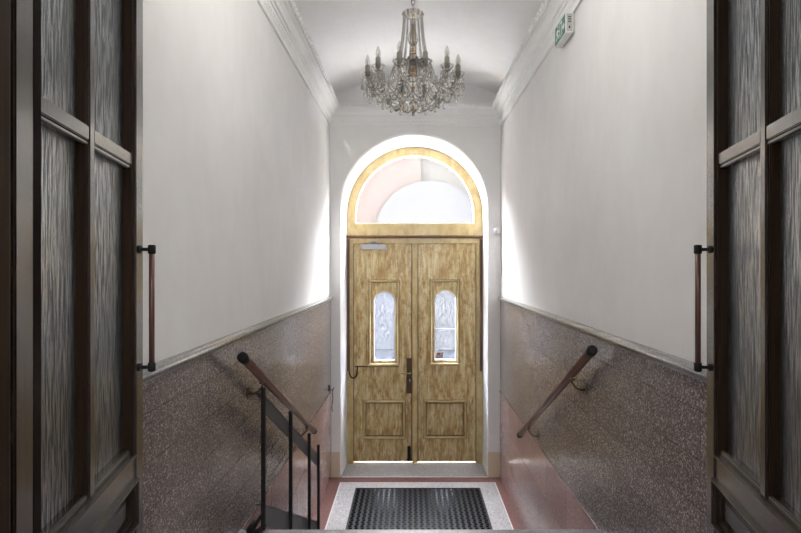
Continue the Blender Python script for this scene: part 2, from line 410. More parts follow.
# the wall with the glazed doors, and the upper hall behind the camera
OL, OR_, OT = -0.64, 0.72, 3.10
b = MB(); sh = [(-1.6, UP-0.15), (OL, UP-0.15), (OL, OT), (OR_, OT), (OR_, UP-0.15), (1.7, UP-0.15), (1.7, 4.3), (-1.6, 4.3)]
b.prism([sh], YN-0.16, YN-0.04, XZ)
struct(b.build('wall_near', 'plaster'), 'plaster wall around the glazed inner doors', 'wall')
b = MB()
b.box((-1.7, -3.1, UP-0.15), (-1.6, YN-0.04, 4.3)); struct(b.build('wall_upper_left', 'plaster'), 'left wall of the upper hall', 'wall')
b = MB(); b.box((1.7, -3.1, UP-0.15), (1.8, YN-0.04, 4.3)); struct(b.build('wall_upper_right', 'plaster'), 'right wall of the upper hall', 'wall')
b = MB(); b.box((-1.7, -3.1, UP-0.15), (1.8, -3.0, 4.3)); struct(b.build('wall_upper_rear', 'plaster'), 'rear wall of the upper hall', 'wall')
b = MB(); b.box((-1.7, -3.1, 4.2), (1.8, YN-0.04, 4.3)); struct(b.build('ceiling_upper', 'ceiling'), 'flat ceiling of the upper hall', 'ceiling')
b = MB()
JL, JR = -0.549, 0.612
for x0, x1 in ((OL-0.06, JL), (JR, OR_+0.06)):
    b.bevbox((x0, YN-0.19, UP), (x1, YN-0.045, OT), 0.006)
b.bevbox((OL-0.06, YN-0.19, OT-0.06), (OR_+0.06, YN-0.045, OT+0.06), 0.006)
struct(b.build('trim_7', 'oak_shaded'), 'dark wooden frame of the glazed inner doors', 'door frame')

# ---------------------------------------------------------------- outside the front door
b = MB(); b.box((-30, 5.78, -0.16), (30, 10.2, -0.03)); struct(b.build('ground', 'street'), 'pale pavement outside the front door', 'pavement')
b = MB(); b.box((-30, 10.2, -0.26), (30, 30, -0.10)); struct(b.build('road', 'asphalt'), 'dark asphalt road outside the front door', 'road')
hs = empty('house', (0, 14, 0), 'pink and pale rendered house across the street, seen through the fanlight', 'building')
b = MB(); b.prism([[(-30, -0.03), (0.25, -0.03), (0.25, 7.4), (-30, 7.4)]], 13.6, 14.4, XZ); b.build('pink_wall', 'facade_pink', hs)
b = MB(); b.prism([[(0.25, -0.03), (30, -0.03), (30, 7.4), (0.25, 7.4)]], 13.75, 14.4, XZ); b.build('pale_wall', 'facade_pale', hs)
b = MB(); b.prism([[(-0.91, -0.03), (1.81, -0.03)] + arc(0.45, 2.83, 1.36, 0, PI, 24)], 13.4, 13.6, XZ)
b.build('arched_portal', 'portal_white', hs)
b = MB(); b.prism([arched(-0.35, -0.03, 1.4, 2.0, 20)], 13.34, 13.4, XZ); b.build('portal_door', 'facade_pale', hs)

# ---------------------------------------------------------------- front doors
YF = 5.63                                        # frame face
px = lambda x: (x-411)/F*YF
pz = lambda y: EYE+(265-y)/F*YF
# frame (fixed)
fin_l, fin_r = px(353), px(476.6)
z_tr, z_hd = pz(223.6), pz(243.2)
fr = empty('trim_1', (DX, YF+0.05, 0), 'pale yellow grained wooden frame around the front doors', 'door frame', kind='structure')
b = MB()
b.prism([[(DX-DR, -0.03), (fin_l, -0.03), (fin_l, pz(237)), (DX-DR, pz(237))]], YF+0.012, YF+0.11, XZ); b.build('jamb', 'frame_wood', fr); b = MB()
b.prism([[(fin_r, -0.03), (DX+DR, -0.03), (DX+DR, pz(237)), (fin_r, pz(237))]], YF+0.012, YF+0.11, XZ); b.build('jamb', 'frame_wood', fr)
b = MB(); b.box((DX-DR, YF+0.010, z_hd), (DX+DR, YF+0.11, pz(238))); b.build('head_rail', 'frame_wood', fr)
b = MB(); b.prism([[(0,0),(0.03,0.004),(0.036,0.016),(0.03,0.03),(0,0.034)]], DX-DR, DX+DR, lambda u, v, d: Vector((d, YF+0.01-u, pz(238.4)+v))); b.build('transom_moulding', 'batten_and_shadow', fr)
for x0, x1 in ((px(347.3), px(349.6)), (px(479.8), px(482.3))):
    b = MB(); b.bevbox((x0, YF-0.012, pz(371)), (x1, YF+0.03, pz(239)), 0.004); b.build('cover_strip', 'batten_and_shadow', fr)
b = MB(); b.prism([[(fin_l-0.002, -0.03), (fin_l+0.012, -0.03), (fin_l+0.012, z_hd-0.012), (fin_r-0.012, z_hd-0.012), (fin_r-0.012, -0.03), (fin_r+0.002, -0.03), (fin_r+0.002, z_hd+0.002), (fin_l-0.002, z_hd+0.002)]], YF+0.0815, YF+0.11, XZ); b.build('door_stop', 'frame_wood', fr)
# fanlight
wn = empty('window_1', (DX, YF+0.05, pz(236)), 'semicircular obscured glass fanlight above the front doors', 'window', kind='structure')
GR = 0.627
out_ = [(DX-DR+0.001, pz(235.6)), (DX+DR-0.001, pz(235.6))] + arc(DX, DZ, DR-0.001, 0, PI, 48)
inn_ = [(DX-GR, z_tr), (DX+GR, z_tr)] + arc(DX, DZ, GR, 0, PI, 48)
b = MB(); b.prism([out_, inn_], YF, YF+0.10, XZ); b.build('window_frame', 'frame_wood', wn)
inn2 = [(DX-GR+0.006, z_tr+0.006), (DX+GR-0.006, z_tr+0.006)] + arc(DX, DZ, GR-0.006, 0, PI, 48)
b = MB(); b.prism([inn_, inn2], YF+0.03, YF+0.07, XZ); b.build('glazing_bead', 'stucco', wn)
b = MB(); b.prism([inn_], YF+0.048, YF+0.053, XZ); b.build('glass', 'fan_glass', wn)

def moulding(b, x0, z0, x1, z1, w_, y, dpt):
    """raised picture-frame moulding with mitred corners"""
    o4 = rect(x0, z0, x1, z1); m4 = rect(x0+w_*0.35, z0+w_*0.35, x1-w_*0.35, z1-w_*0.35); i4 = rect(x0+w_, z0+w_, x1-w_, z1-w_)
    vs = [(p[0], y, p[1]) for p in o4] + [(p[0], y-dpt, p[1]) for p in m4] + [(p[0], y-dpt*0.75, p[1]) for p in rect(x0+w_*0.75, z0+w_*0.75, x1-w_*0.75, z1-w_*0.75)] + [(p[0], y+0.004, p[1]) for p in i4]
    b.add(vs, [(r*4+k, r*4+(k+1)%4, (r+1)*4+(k+1)%4, (r+1)*4+k) for r in range(3) for k in range(4)])
def front_leaf(name, x0, x1, pane_px, fr_px, pan_px, lab):
    y = YF+0.035; zb, zt = -0.004, z_hd-0.0015
    d = empty(name, ((x0+x1)/2, y+0.02, zb), lab, 'door', kind='structure')
    hx0, hx1 = px(pane_px[0]), px(pane_px[2]); hz0 = pz(pane_px[3]); hz1 = pz(pane_px[1]); r = (hx1-hx0)/2
    hole = arched(hx0, hz0, hx1, hz1-r, 20)
    lx0, lz1, lx1, lz0 = [f(v) for f, v in zip((px, pz, px, pz), pan_px)]
    b = MB(); b.prism([rect(x0, zb, x1, zt), hole, rect(lx0+0.02, lz0+0.02, lx1-0.02, lz1-0.02)], y, y+0.045, XZ)
    b.build('leaf', 'door_wood', d)
    b = MB(); b.box((lx0+0.015, y+0.014, lz0+0.015), (lx1-0.015, y+0.035, lz1-0.015)); b.build('lower_panel', 'door_wood', d)
    b = MB(); moulding(b, lx0, lz0, lx1, lz1, 0.03, y, 0.020); b.build('panel_moulding', 'frame_wood', d)
    b = MB(); b.prism([rect(lx0+0.028, lz0+0.028, lx1-0.028, lz1-0.028), rect(lx0+0.035, lz0+0.035, lx1-0.035, lz1-0.035)], y-0.001, y+0.02, XZ)
    b.prism([rect(lx0-0.003, lz0-0.003, lx1+0.003, lz1+0.003), rect(lx0+0.002, lz0+0.002, lx1-0.002, lz1-0.002)], y-0.002, y+0.01, XZ); b.build('panel_shadow_line', 'batten_and_shadow', d)  # dark rings paint the shadow lines of the panel moulding
    vx0, vz1, vx1, vz0 = [f(v) for f, v in zip((px, pz, px, pz), fr_px)]
    b = MB(); moulding(b, vx0, vz0, vx1, vz1, 0.026, y, 0.018); b.bevbox((vx0-0.004, y-0.024, vz0-0.006), (vx1+0.004, y, vz0+0.016), 0.004)
    b.build('pane_moulding', 'frame_wood', d)
    b = MB(); b.prism([rect(vx0-0.004, vz0-0.010, vx1+0.004, vz1+0.003), rect(vx0+0.002, vz0+0.002, vx1-0.002, vz1-0.002)], y-0.002, y+0.01, XZ); b.prism([rect(vx0+0.0235, vz0+0.0235, vx1-0.0235, vz1-0.0235), rect(vx0+0.028, vz0+0.028, vx1-0.028, vz1-0.028)], y-0.002, y+0.004, XZ)
    b.build('pane_shadow_line', 'batten_and_shadow', d)  # dark rings draw shade inside and around the pane moulding
    h2 = arched(hx0+0.012, hz0+0.012, hx1-0.012, hz1-r, 20)
    b = MB(); b.prism([hole, h2], y+0.008, y+0.03, XZ); b.build('glazing_bead', 'stucco', d)
    b = MB(); b.prism([hole], y+0.020, y+0.024, XZ); g = b.build('glass', 'door_glass', d)
    return d, y, g
dl, yl, gl = front_leaf('door_1', fin_l+0.0015, px(412.6), (373.2, 291, 395.4, 361.8), (368.7, 280.2, 399.2, 366), (362.6, 401, 405.5, 440), 'left leaf of the pale front door with lever handle and door closer')
dr, yr, gr = front_leaf('door_2', px(413.0), fin_r-0.0015, (434.4, 290, 456.8, 361.5), (430.2, 279.8, 459.6, 365.4), (423.4, 401, 467.2, 439.6), 'right leaf of the pale front door with a sticker on its pane')
def P(x, y): return px(x), pz(y)
# left leaf fittings
b = MB(); x0, z1 = P(406.4, 358.7); x1, z0 = P(411.6, 394.2); b.bevbox((x0, yl-0.006, z0), (x1, yl, z1), 0.002); tag(b.build('lock_plate', 'bronze', dl), 'dark bronze long plate')
b = MB(); hx, hz = P(410.2, 373.2); b.tube([(hx, yl, hz), (hx, yl-0.045, hz)], 0.009)
b.tube([(hx+0.004, yl-0.045, hz), (hx-0.03, yl-0.048, hz+0.001), (px(401), yl-0.045, hz-0.001)], [0.009, 0.008, 0.007]); tag(b.build('lever_handle', 'brass', dl), 'brass lever handle')
b = MB(); kx, kz = P(409.8, 380.5); b.tube([(kx, yl, kz), (kx, yl-0.010, kz)], 0.009); b.tube([(kx, yl, kz-0.01), (kx, yl-0.008, kz-0.022)], 0.005); b.build('lock_cylinder', 'steel', dl)
b = MB(); x0, z1 = P(361.2, 244.2); x1, z0 = P(386.4, 249.6); b.bevbox((x0, yl-0.055, z0), (x1, yl, z1), 0.006); dc = b.build('door_closer', 'steel', dl); tag(dc, 'silver door closer body')
b = MB(); b.tube([(px(368.5), yl-0.045, z1-0.004), (px(368.5), yl-0.045, z1+0.012)], 0.008); b.bevbox((px(368), yl-0.06, z1+0.008), (px(376), yl-0.045, z1+0.018), 0.002)
b.tube([(px(376), yl-0.052, z1+0.013), (px(371), yl-0.10, z1+0.024), (px(375.5), yl-0.03, z1+0.034)], 0.005); b.bevbox((px(373.5), yl-0.035, z1+0.02), (px(376.5), YF+0.012, z1+0.045), 0.002); b.build('closer_arm', 'steel', dc)
b = MB(); b.bevbox((px(354.5), yl-0.014, pz(367.6)), (px(398.6), yl, pz(366.3)), 0.002); b.build('batten', 'batten_and_shadow', dl)
b = MB(); b.bevbox((px(364.4), yl-0.004, pz(366.2)), (px(365.2), yl, pz(250)), 0.0015); b.build('seam_bead', 'frame_wood', dl); b = MB(); b.bevbox((px(359.8), yl-0.003, pz(400)), (px(360.4), yl, pz(368)), 0.001); b.build('seam_bead', 'frame_wood', dl)
b = MB(); x0, z1 = P(407.4, 447); x1, z0 = P(410.8, 462.2); b.bevbox((x0, yl-0.02, z0), (x1, yl, z1), 0.006); b.tube([((x0+x1)/2, yl-0.024, z1-0.01), ((x0+x1)/2, yl-0.024, 0.012)], 0.007)
b.bevbox((x0-0.006, yl-0.03, z0+0.02), (x1+0.006, yl-0.02, z0+0.032), 0.002); tag(b.build('floor_bolt', 'black', dl), 'black foot bolt')
for y_ in (262, 352, 430): b = MB(); b.tube([(px(352.2), yl-0.012, pz(y_+5)), (px(352.2), yl-0.012, pz(y_-5))], 0.008); b.ball((px(352.2), yl-0.012, pz(y_-5.6)), 0.008, smooth=True); b.build('hinge', 'brass', dl)
b = MB(); b.tube([(px(349.2), yl-0.035, pz(345)), (px(349.2), yl-0.035, pz(366))] + [(px(353.2)-(px(353.2)-px(349.2))*math.cos(PI*k/10), yl-0.035, pz(371)-0.075*math.sin(PI*k/10)) for k in range(11)] + [(px(357.2), yl-0.02, pz(367.6)), (px(358.6), yl-0.004, pz(366.9))], 0.007, n=8); tag(b.build('cable_loop', 'black', dl), 'dark flexible cable loop')
b = MB(); b.box((fin_l-0.001, yl-0.004, 0.0), (fin_l+0.007, yl, z_hd-0.004)); b.build('shadow_strip', 'batten_and_shadow', dl)  # dark strip painting the shadow line at the leaf edge
# right leaf fittings
b = MB(); b.box((fin_r-0.007, yr-0.004, 0.0), (fin_r+0.001, yr, z_hd-0.004)); b.build('shadow_strip', 'batten_and_shadow', dr)  # dark strip, painted shade along the hinge edge
b = MB(); b.box((px(411.3), yr-0.003, 0.0), (px(412.3), yr, z_hd-0.004)); b.box((px(417.7), yr-0.003, 0.0), (px(418.3), yr, z_hd-0.004)); b.build('shadow_strip', 'batten_and_shadow', dr)  # dark strips painting the shade on both sides of the cover moulding
b = MB(); ast = [(px(412.2), 0), (px(412.4), -0.016), (px(413.6), -0.026), (px(415.6), -0.028), (px(417.2), -0.020), (px(417.8), 0)]
b.prism([ast], pz(464.2), z_hd-0.004, lambda u, v, d: Vector((u, yr+v, d))); b.build('cover_moulding', 'frame_wood', dr)
for y_ in (262, 352, 430): b = MB(); b.tube([(px(477.4), yr-0.012, pz(y_+5)), (px(477.4), yr-0.012, pz(y_-5))], 0.008); b.build('hinge', 'bronze', dr)
b = MB(); gy = yr+0.018; b.box((px(435.8), gy, pz(359.2)), (px(443.6), gy+0.0015, pz(353))); sk = b.build('sticker', 'sticker', dr); tag(sk, 'small pinkish sticker with a dark mark')
b = MB(); b.box((px(437.6), gy-0.001, pz(355.6)), (px(440.6), gy, pz(353.8))); b.box((px(436.4), gy-0.001, pz(357)), (px(443), gy, pz(356.6))); b.box((px(436.4), gy-0.001, pz(358.6)), (px(443), gy, pz(358.2))); b.build('sticker_print', 'sticker_dark', sk)
b = MB(); b.box((px(434.8), gy, pz(329.6)), (px(456.4), gy+0.002, pz(329.1))); b.build('glass_seam', 'white_plastic', dr)

# threshold and the mat surround
b = MB(); b.prism([[(YE-0.004, -0.12), (5.79, -0.12), (5.79, -0.026), (YE+0.004, 0.004), (YE-0.004, 0.002)]], DX-DR-0.02, DX+DR+0.02, YZ)
th = struct(b.build('trim_8', 'threshold'), 'grey granite threshold slab under the front doors', 'threshold')
b = MB(); b.box((DX-DR-0.002, YE-0.006, -0.01), (DX+DR+0.002, YE+0.004, 0.0065)); b.build('front_edge', 'edge', th)
FX0, FX1, FY0, FY1 = -0.672, 0.800, 3.70, 5.09
MX0, MX1, MY0, MY1 = -0.513, 0.640, 3.86, 4.95
b = MB(); b.prism([rect(FX0, FY0, FX1, FY1), rect(MX0, MY0, MX1, MY1)], -0.02, 0.004, lambda u, v, d: Vector((u, v, d)))
ms = struct(b.build('trim_9', 'terrazzo'), 'light grey terrazzo border around the entrance mat', 'floor border')
b = MB(); b.prism([rect(FX0-0.006, FY0-0.006, FX1+0.006, FY1+0.006), rect(FX0+0.004, FY0+0.004, FX1-0.004, FY1-0.004)], -0.02, 0.006, lambda u, v, d: Vector((u, v, d))); b.build('border_edge', 'edge', ms)
mt = empty('entrance_mat', ((MX0+MX1)/2, (MY0+MY1)/2, 0), 'black ribbed rubber mat in the floor before the front doors', 'mat')
b = MB(); b.box((MX0+0.001, MY0+0.001, 0.0005), (MX1-0.001, MY1-0.001, 0.004)); b.build('backing', 'rubber', mt)
b = MB(); NS = 24; pit = (MX1-MX0-0.02)/NS
for i in range(NS):
    xa = MX0+0.01+pit*(i+0.5)
    b.bevbox((xa-pit*0.17, MY0+0.008, 0.003), (xa+pit*0.17, MY1-0.008, 0.016), 0.003)
    y = MY0+0.02; k = 0
    while y < MY1-0.02:
        sgn = 1 if k % 2 else -1
        b.bevbox((xa-pit*0.27+sgn*pit*0.07, y-0.007, 0.010), (xa+pit*0.27+sgn*pit*0.07, y+0.007, 0.023), 0.003); y += 0.034; k += 1
b.build('ribs', 'rib_rubber', mt)
b = MB(); b.prism([rect(MX0+0.0005, MY0+0.0005, MX1-0.0005, MY1-0.0005), rect(MX0+0.007, MY0+0.007, MX1-0.007, MY1-0.007)], 0.001, 0.016, lambda u, v, d: Vector((u, v, d))); b.build('edge_frame', 'graphite', mt)

# ---------------------------------------------------------------- glazed inner doors
def glazed(name, H, dirv, nrm, sgn, lab):
    """leaf drawn in (s along the leaf, z up, n out of its hall face)"""
    d = empty(name, (H[0], H[1], UP+0.01), lab, 'door', kind='structure')
    W3 = lambda s_, z_, n_: Vector((H[0]+dirv[0]*s_+nrm[0]*n_, H[1]+dirv[1]*s_+nrm[1]*n_, z_))
    S = lambda z_: z_
    TH = -0.045; zb, zt = UP+0.01, EYE+0.95; Wd = 0.630
    def pb(b, s0, s1, z0, z1, n0, n1, r=0.0):
        bm = bmesh.new(); bmesh.ops.create_cube(bm, size=1)
        for v in bm.verts: v.co = Vector((s0+(v.co.x+0.5)*(s1-s0), z0+(v.co.y+0.5)*(z1-z0), n0+(v.co.z+0.5)*(n1-n0)))
        if r: bmesh.ops.bevel(bm, geom=list(bm.edges), offset=r, segments=2, affect='EDGES')
        for v in bm.verts: v.co = W3(v.co.x, v.co.y, v.co.z)
        b.bm(bm)
    g0, g1 = EYE-0.450, EYE+0.86
    def each(name, m, *specs):
        for sp in specs: q = MB(); pb(q, *sp); q.build(name, m, d)
    each('stile', 'oak', (0, 0.054, zb, zt, TH, 0, 0.003), (0.571, Wd, zb, zt, TH, 0, 0.003))
    b = MB(); pb(b, 0.0535, 0.083, zb, zt, TH+0.002, -0.001, 0.003); b.build('rebate_strip', 'groove', d)
    b = MB(); pb(b, 0.561, 0.572, EYE-0.47, zt, TH, -0.006, 0.002); b.build('shaded_bead', 'oak_shaded', d)  # bead coloured dark for the shade on the stile's reveal
    b = MB(); pb(b, 0.286, 0.2935, EYE-0.47, g1, TH+0.006, -0.012, 0.002); b.build('shaded_bead', 'oak_shaded', d)  # bead added to paint the mullion's shaded side dark
    b = MB(); pb(b, 0.080, 0.575, g1, zt, TH, -0.002, 0.002); b.build('top_rail', 'oak', d)
    b = MB(); pb(b, 0.293, 0.319, EYE-0.47, g1+0.01, TH+0.004, -0.006, 0.003); b.build('mullion', 'oak', d)
    for s0, s1 in ((0.080, 0.293), (0.319, 0.562)):
        b = MB(); pb(b, s0, s1, EYE+0.249, EYE+0.278, TH+0.004, -0.007, 0.002); pb(b, s0, s1, EYE+0.2505, EYE+0.240, -0.04, -0.014, 0.001)
        pb(b, s0, s1, EYE+0.2405, EYE+0.246, -0.04, -0.009, 0.001); b.build('glazing_bar', 'oak', d)
    # lower part: rails, moulded beads and sunk panels
    each('rail', 'oak', (0.080, 0.575, EYE-0.545, EYE-0.478, TH, -0.004, 0.002), (0.080, 0.575, EYE-0.690, EYE-0.655, TH, -0.004, 0.002), (0.080, 0.575, zb, zb+0.12, TH, -0.004, 0.002))
    each('sill_bead', 'oak', (0.083, 0.571, EYE-0.480, EYE-0.472, -0.03, 0.004, 0.002), (0.083, 0.293, EYE-0.472, EYE-0.456, -0.034, -0.010, 0.003), (0.319, 0.565, EYE-0.472, EYE-0.456, -0.034, -0.010, 0.003))
    for z0, z1 in ((EYE-0.657, EYE-0.54), (zb+0.115, EYE-0.687)):
        b = MB(); pb(b, 0.080, 0.575, z0, z1, TH+0.008, -0.020); pb(b, 0.13, 0.535, z0+0.035, z1-0.035, -0.03, -0.012, 0.004); b.build('lower_panel', 'oak', d)
        z0 -= 0.0; z1 += 0.004; b = MB()
        for n_, i_, w_ in ((0.006, 0.0, 0.010), (-0.006, 0.014, 0.009)):
            for s0, s1, a0, a1 in ((0.08+i_, 0.58-i_, z1-i_-w_, z1-i_), (0.08+i_, 0.58-i_, z0+i_, z0+i_+w_), (0.08+i_, 0.08+i_+w_, z0+i_, z1-i_), (0.58-i_-w_, 0.58-i_, z0+i_, z1-i_)):
                pb(b, s0, s1, a0, a1, -0.03, n_, 0.003)
        b.build('panel_moulding', 'oak', d)
    for s0, s1 in ((0.083, 0.293), (0.319, 0.565)):
        for z0, z1 in ((g0, EYE+0.249), (EYE+0.278, g1)):
            b = MB(); pb(b, s0-0.004, s1+0.004, z0-0.008, z1+0.004, -0.0335, -0.029); b.build('glass_pane', 'leaf_glass', d)
    # pull handle: round bar on two posts
    sh = 0.596; p = 0.030; za, zb_ = EYE-0.262, EYE+0.040
    b = MB(); b.tube([W3(sh, za, p), W3(sh, zb_, p)], 0.0068, n=12); pl = b.build('pull_bar', 'rail_wood', d)
    for zz, sg in ((za, 1), (zb_, -1)):
        b = MB(); b.tube([W3(sh, zz, 0), W3(sh, zz, 0.004)], 0.010, n=14); b.tube([W3(sh, zz, 0.002), W3(sh, zz, p)], 0.0045, n=10)
        b.tube([W3(sh, zz-0.012, p), W3(sh, zz-0.010, p), W3(sh, zz+0.010, p), W3(sh, zz+0.012, p)], [0.006, 0.0095, 0.0095, 0.006], n=14)
        b.build('handle_post', 'black', pl)
    return d
cl = math.hypot(0.1985, 1)
glazed('door_3', (-0.580, 0.783), (-0.1985/cl, 1/cl), (1/cl, 0.1985/cl), 1, 'left open dark oak door leaf with reeded glass')
cr_ = math.hypot(0.2135, 1)
glazed('door_4', (0.642, 0.783), (0.2135/cr_, 1/cr_), (-1/cr_, 0.2135/cr_), -1, 'right open dark oak door leaf with reeded glass')

# ---------------------------------------------------------------- handrails
def handrail(x, s, wall, ya, za, yb, zb_, posts, lab):
    d = empty('handrail', (x, (ya+yb)/2, (za+zb_)/2), lab, 'handrail')
    A = Vector((x, ya, za)); B = Vector((x, yb, zb_)); t = (B-A).normalized()
    b = MB(); b.tube([A, B], 0.0195, n=18); b.build('rail', 'rail_wood', d)
    b = MB(); b.tube([A-t*0.014, A-t*0.010, A+t*0.03, A+t*0.034], [0.014, 0.0225, 0.0225, 0.020], n=18); b.build('end_cap', 'black', d); b = MB(); b.tube([B-t*0.022, B-t*0.018, B+t*0.006, B+t*0.010], [0.020, 0.0225, 0.0225, 0.014], n=18); b.build('end_cap', 'black', d)
    for y in posts:
        q = A + (B-A)*((y-ya)/(yb-ya)); xw = wall
        b = MB(); b.tube([(xw, q.y, q.z-0.075), (xw+s*0.006, q.y, q.z-0.075)], 0.024, n=16)
        ex = [(xw+s*0.004, q.y, q.z-0.075), (xw+s*0.030, q.y, q.z-0.078), (xw+s*0.052, q.y, q.z-0.066), (x, q.y, q.z-0.040), (x, q.y, q.z-0.015)]
        b.tube(ex, 0.006, n=10); b.bevbox((x-0.010, q.y-0.03, q.z-0.024), (x+0.010, q.y+0.03, q.z-0.014), 0.002); b.build('bracket', 'bronze', d)
handrail(-0.712, 1, XL+0.010, 2.262, EYE-0.392, 3.93, EYE-1.222, (2.56, 3.66), 'brown wooden handrail on the left granite wall above the black ramp')
handrail(0.800, -1, XR-0.010, 2.36, EYE-0.378, 3.93, EYE-1.250, (2.66, 3.64), 'brown wooden handrail on the right granite wall')

# ---------------------------------------------------------------- folded ramp on the left of the stairs
rx = -0.660
rp = empty('folding_ramp', (rx, 3.0, 0.5), 'black steel folding ramp standing on edge by the left handrail', 'ramp')
def band(name, ytop, m, hgt):
    b = MB(); (y0, z0), (y1, z1) = ytop
    lp = [(y0, z0-hgt*0.9), (y1, z1-hgt), (y1, z1), (y0, z0)]
    b.prism([lp], rx-0.008, rx-0.002, YZ)
    b.prism([[(y0, z0-0.006), (y1, z1-0.006), (y1, z1), (y0, z0)]], rx-0.03, rx-0.002, YZ)    # turned-in flange
    return b.build(name, m, rp)
band('upper_channel', ((2.375, EYE-0.568), (3.80, EYE-1.350)), 'graphite', 0.085)
band('lower_channel', ((2.375, EYE-1.062), (3.80, EYE-1.826)), 'graphite', 0.105)
for u_, tp in ((-148.6, 389), (-121.2, 413), (-102.4, 434.5), (-93.2, 446)):
    y = rx*F/u_
    zt = EYE-(tp-265)/F*y
    t_ = (y-2.375)/1.425; zb_ = EYE-1.062-0.764*t_-0.115
    b = MB(); b.bevbox((rx-0.004, y-0.010, zb_), (rx+0.014, y+0.010, zt), 0.002); b.ball((rx+0.004, y, zt), 0.012, sub=2, smooth=True)
    b.build('crossbar', 'black', rp)
b = MB(); b.bevbox((rx-0.075, 2.33, UP+0.002), (rx-0.01, 2.42, UP+0.022), 0.004); b.tube([(rx-0.05, 2.35, UP+0.045), (rx-0.05, 2.42, UP+0.045)], 0.016); b.tube([(rx-0.06, 2.375, UP+0.01), (rx-0.006, 2.378, UP+0.10)], 0.008); b.tube([(rx-0.03, 2.345, UP+0.03), (rx+0.012, 2.378, UP+0.06)], 0.010)
b.build('hinge_bracket', 'black', rp)
b = MB(); b.bevbox((rx-0.03, 3.77, 0.0), (rx+0.012, 3.81, 0.17), 0.004); b.build('foot', 'black', rp)

# ---------------------------------------------------------------- small wall fittings
es = empty('exit_sign', (0.855, 2.97, EYE+1.303), 'green and white running man exit sign box high on the right wall', 'exit sign')
sx0, sx1, sy0, sy1, sz0, sz1 = 0.830, 0.872, 2.87, 3.075, EYE+1.250, EYE+1.357
b = MB(); b.bevbox((sx0, sy0, sz0), (sx1, sy1, sz1), 0.003); b.build('housing', 'white_plastic', es)
b = MB(); b.bevbox((sx1-0.002, sy0+0.004, sz0+0.004), (XR, sy1-0.004, sz1-0.004), 0.002); b.build('back_plate', 'grey_plastic', es)
b = MB(); b.box((sx0+0.006, sy0-0.002, sz0+0.006), (sx1-0.004, sy0+0.002, sz1-0.006)); ec = b.build('end_cap', 'grey_plastic', es)
b = MB(); b.tube([((sx0+sx1)/2, sy0-0.004, sz0+0.028), ((sx0+sx1)/2, sy0, sz0+0.028)], 0.005)
b.build('screw_hole', 'black', ec); b = MB()
for k in range(4): b.box((sx0+0.014, sy0-0.003, sz0+0.055+k*0.009), (sx1-0.012, sy0-0.001, sz0+0.059+k*0.009))
b.build('vent', 'black', ec)
b = MB(); b.box((sx0-0.0015, sy0+0.004, sz0+0.004), (sx0+0.002, sy1-0.004, sz1-0.004)); sg = b.build('sign_face', 'green', es); tag(sg, 'green face with white running man and door')
b = MB(); YY = lambda u, v, d: Vector((d, sy1-0.004-u, sz0+0.004+v))    # u to the reader's right, v up
def poly(lp): b.prism([lp], sx0-0.0028, sx0-0.0012, YY)
# running man heading for the door on the right
b.add([YY(0.066+0.0085*math.cos(2*PI*k/12), 0.084+0.0085*math.sin(2*PI*k/12), sx0-0.0028) for k in range(12)], [tuple(range(12))])
poly([(0.045,0.072),(0.060,0.074),(0.066,0.068),(0.056,0.044),(0.044,0.048)])
poly([(0.060,0.074),(0.076,0.058),(0.088,0.058),(0.088,0.052),(0.073,0.052),(0.058,0.066)])
poly([(0.047,0.072),(0.032,0.066),(0.028,0.052),(0.034,0.050),(0.038,0.061),(0.050,0.064)])
poly([(0.050,0.046),(0.058,0.046),(0.074,0.036),(0.072,0.016),(0.064,0.016),(0.065,0.032),(0.046,0.040)])
poly([(0.044,0.048),(0.052,0.046),(0.044,0.026),(0.022,0.018),(0.020,0.026),(0.038,0.033)])
b.prism([rect(0.098, 0.012, 0.142, 0.090), rect(0.105, 0.012+0.001, 0.135, 0.083)], sx0-0.0028, sx0-0.0012, YY)
poly([(0.150,0.052),(0.168,0.052),(0.168,0.064),(0.190,0.044),(0.168,0.024),(0.168,0.036),(0.150,0.036)])
b.build('running_man_print', 'white_plastic', sg)

ds = empty('motion_sensor', (0.833, YE, EYE+0.325), 'small round white motion sensor on the wall right of the front door', 'sensor')
b = MB(); b.bevbox((0.808, YE-0.012, EYE+0.278), (0.864, YE, EYE+0.362), 0.005); b.build('base_plate', 'white_plastic', ds)
b = MB(); b.ball((0.838, YE-0.040, EYE+0.335), 0.032, sub=3, smooth=True); b.build('sensor_head', 'white_plastic', ds)

hk = empty('wall_hook', (XL+0.012, 5.10, 0.88), 'small black hook with a hanging cord on the left wall near the door', 'hook')
b = MB(); b.bevbox((XL+0.010, 5.085, 0.875), (XL+0.020, 5.115, 0.935), 0.003); b.tube([(XL+0.015, 5.1, 0.90), (XL+0.05, 5.1, 0.885), (XL+0.055, 5.1, 0.91)], 0.005); b.build('hook', 'black', hk)
b = MB(); b.tube([(XL+0.045, 5.1, 0.89), (XL+0.050, 5.085, 0.80), (XL+0.038, 5.09, 0.72), (XL+0.045, 5.10, 0.68)], 0.0035, n=6); b.build('cord', 'black', hk)

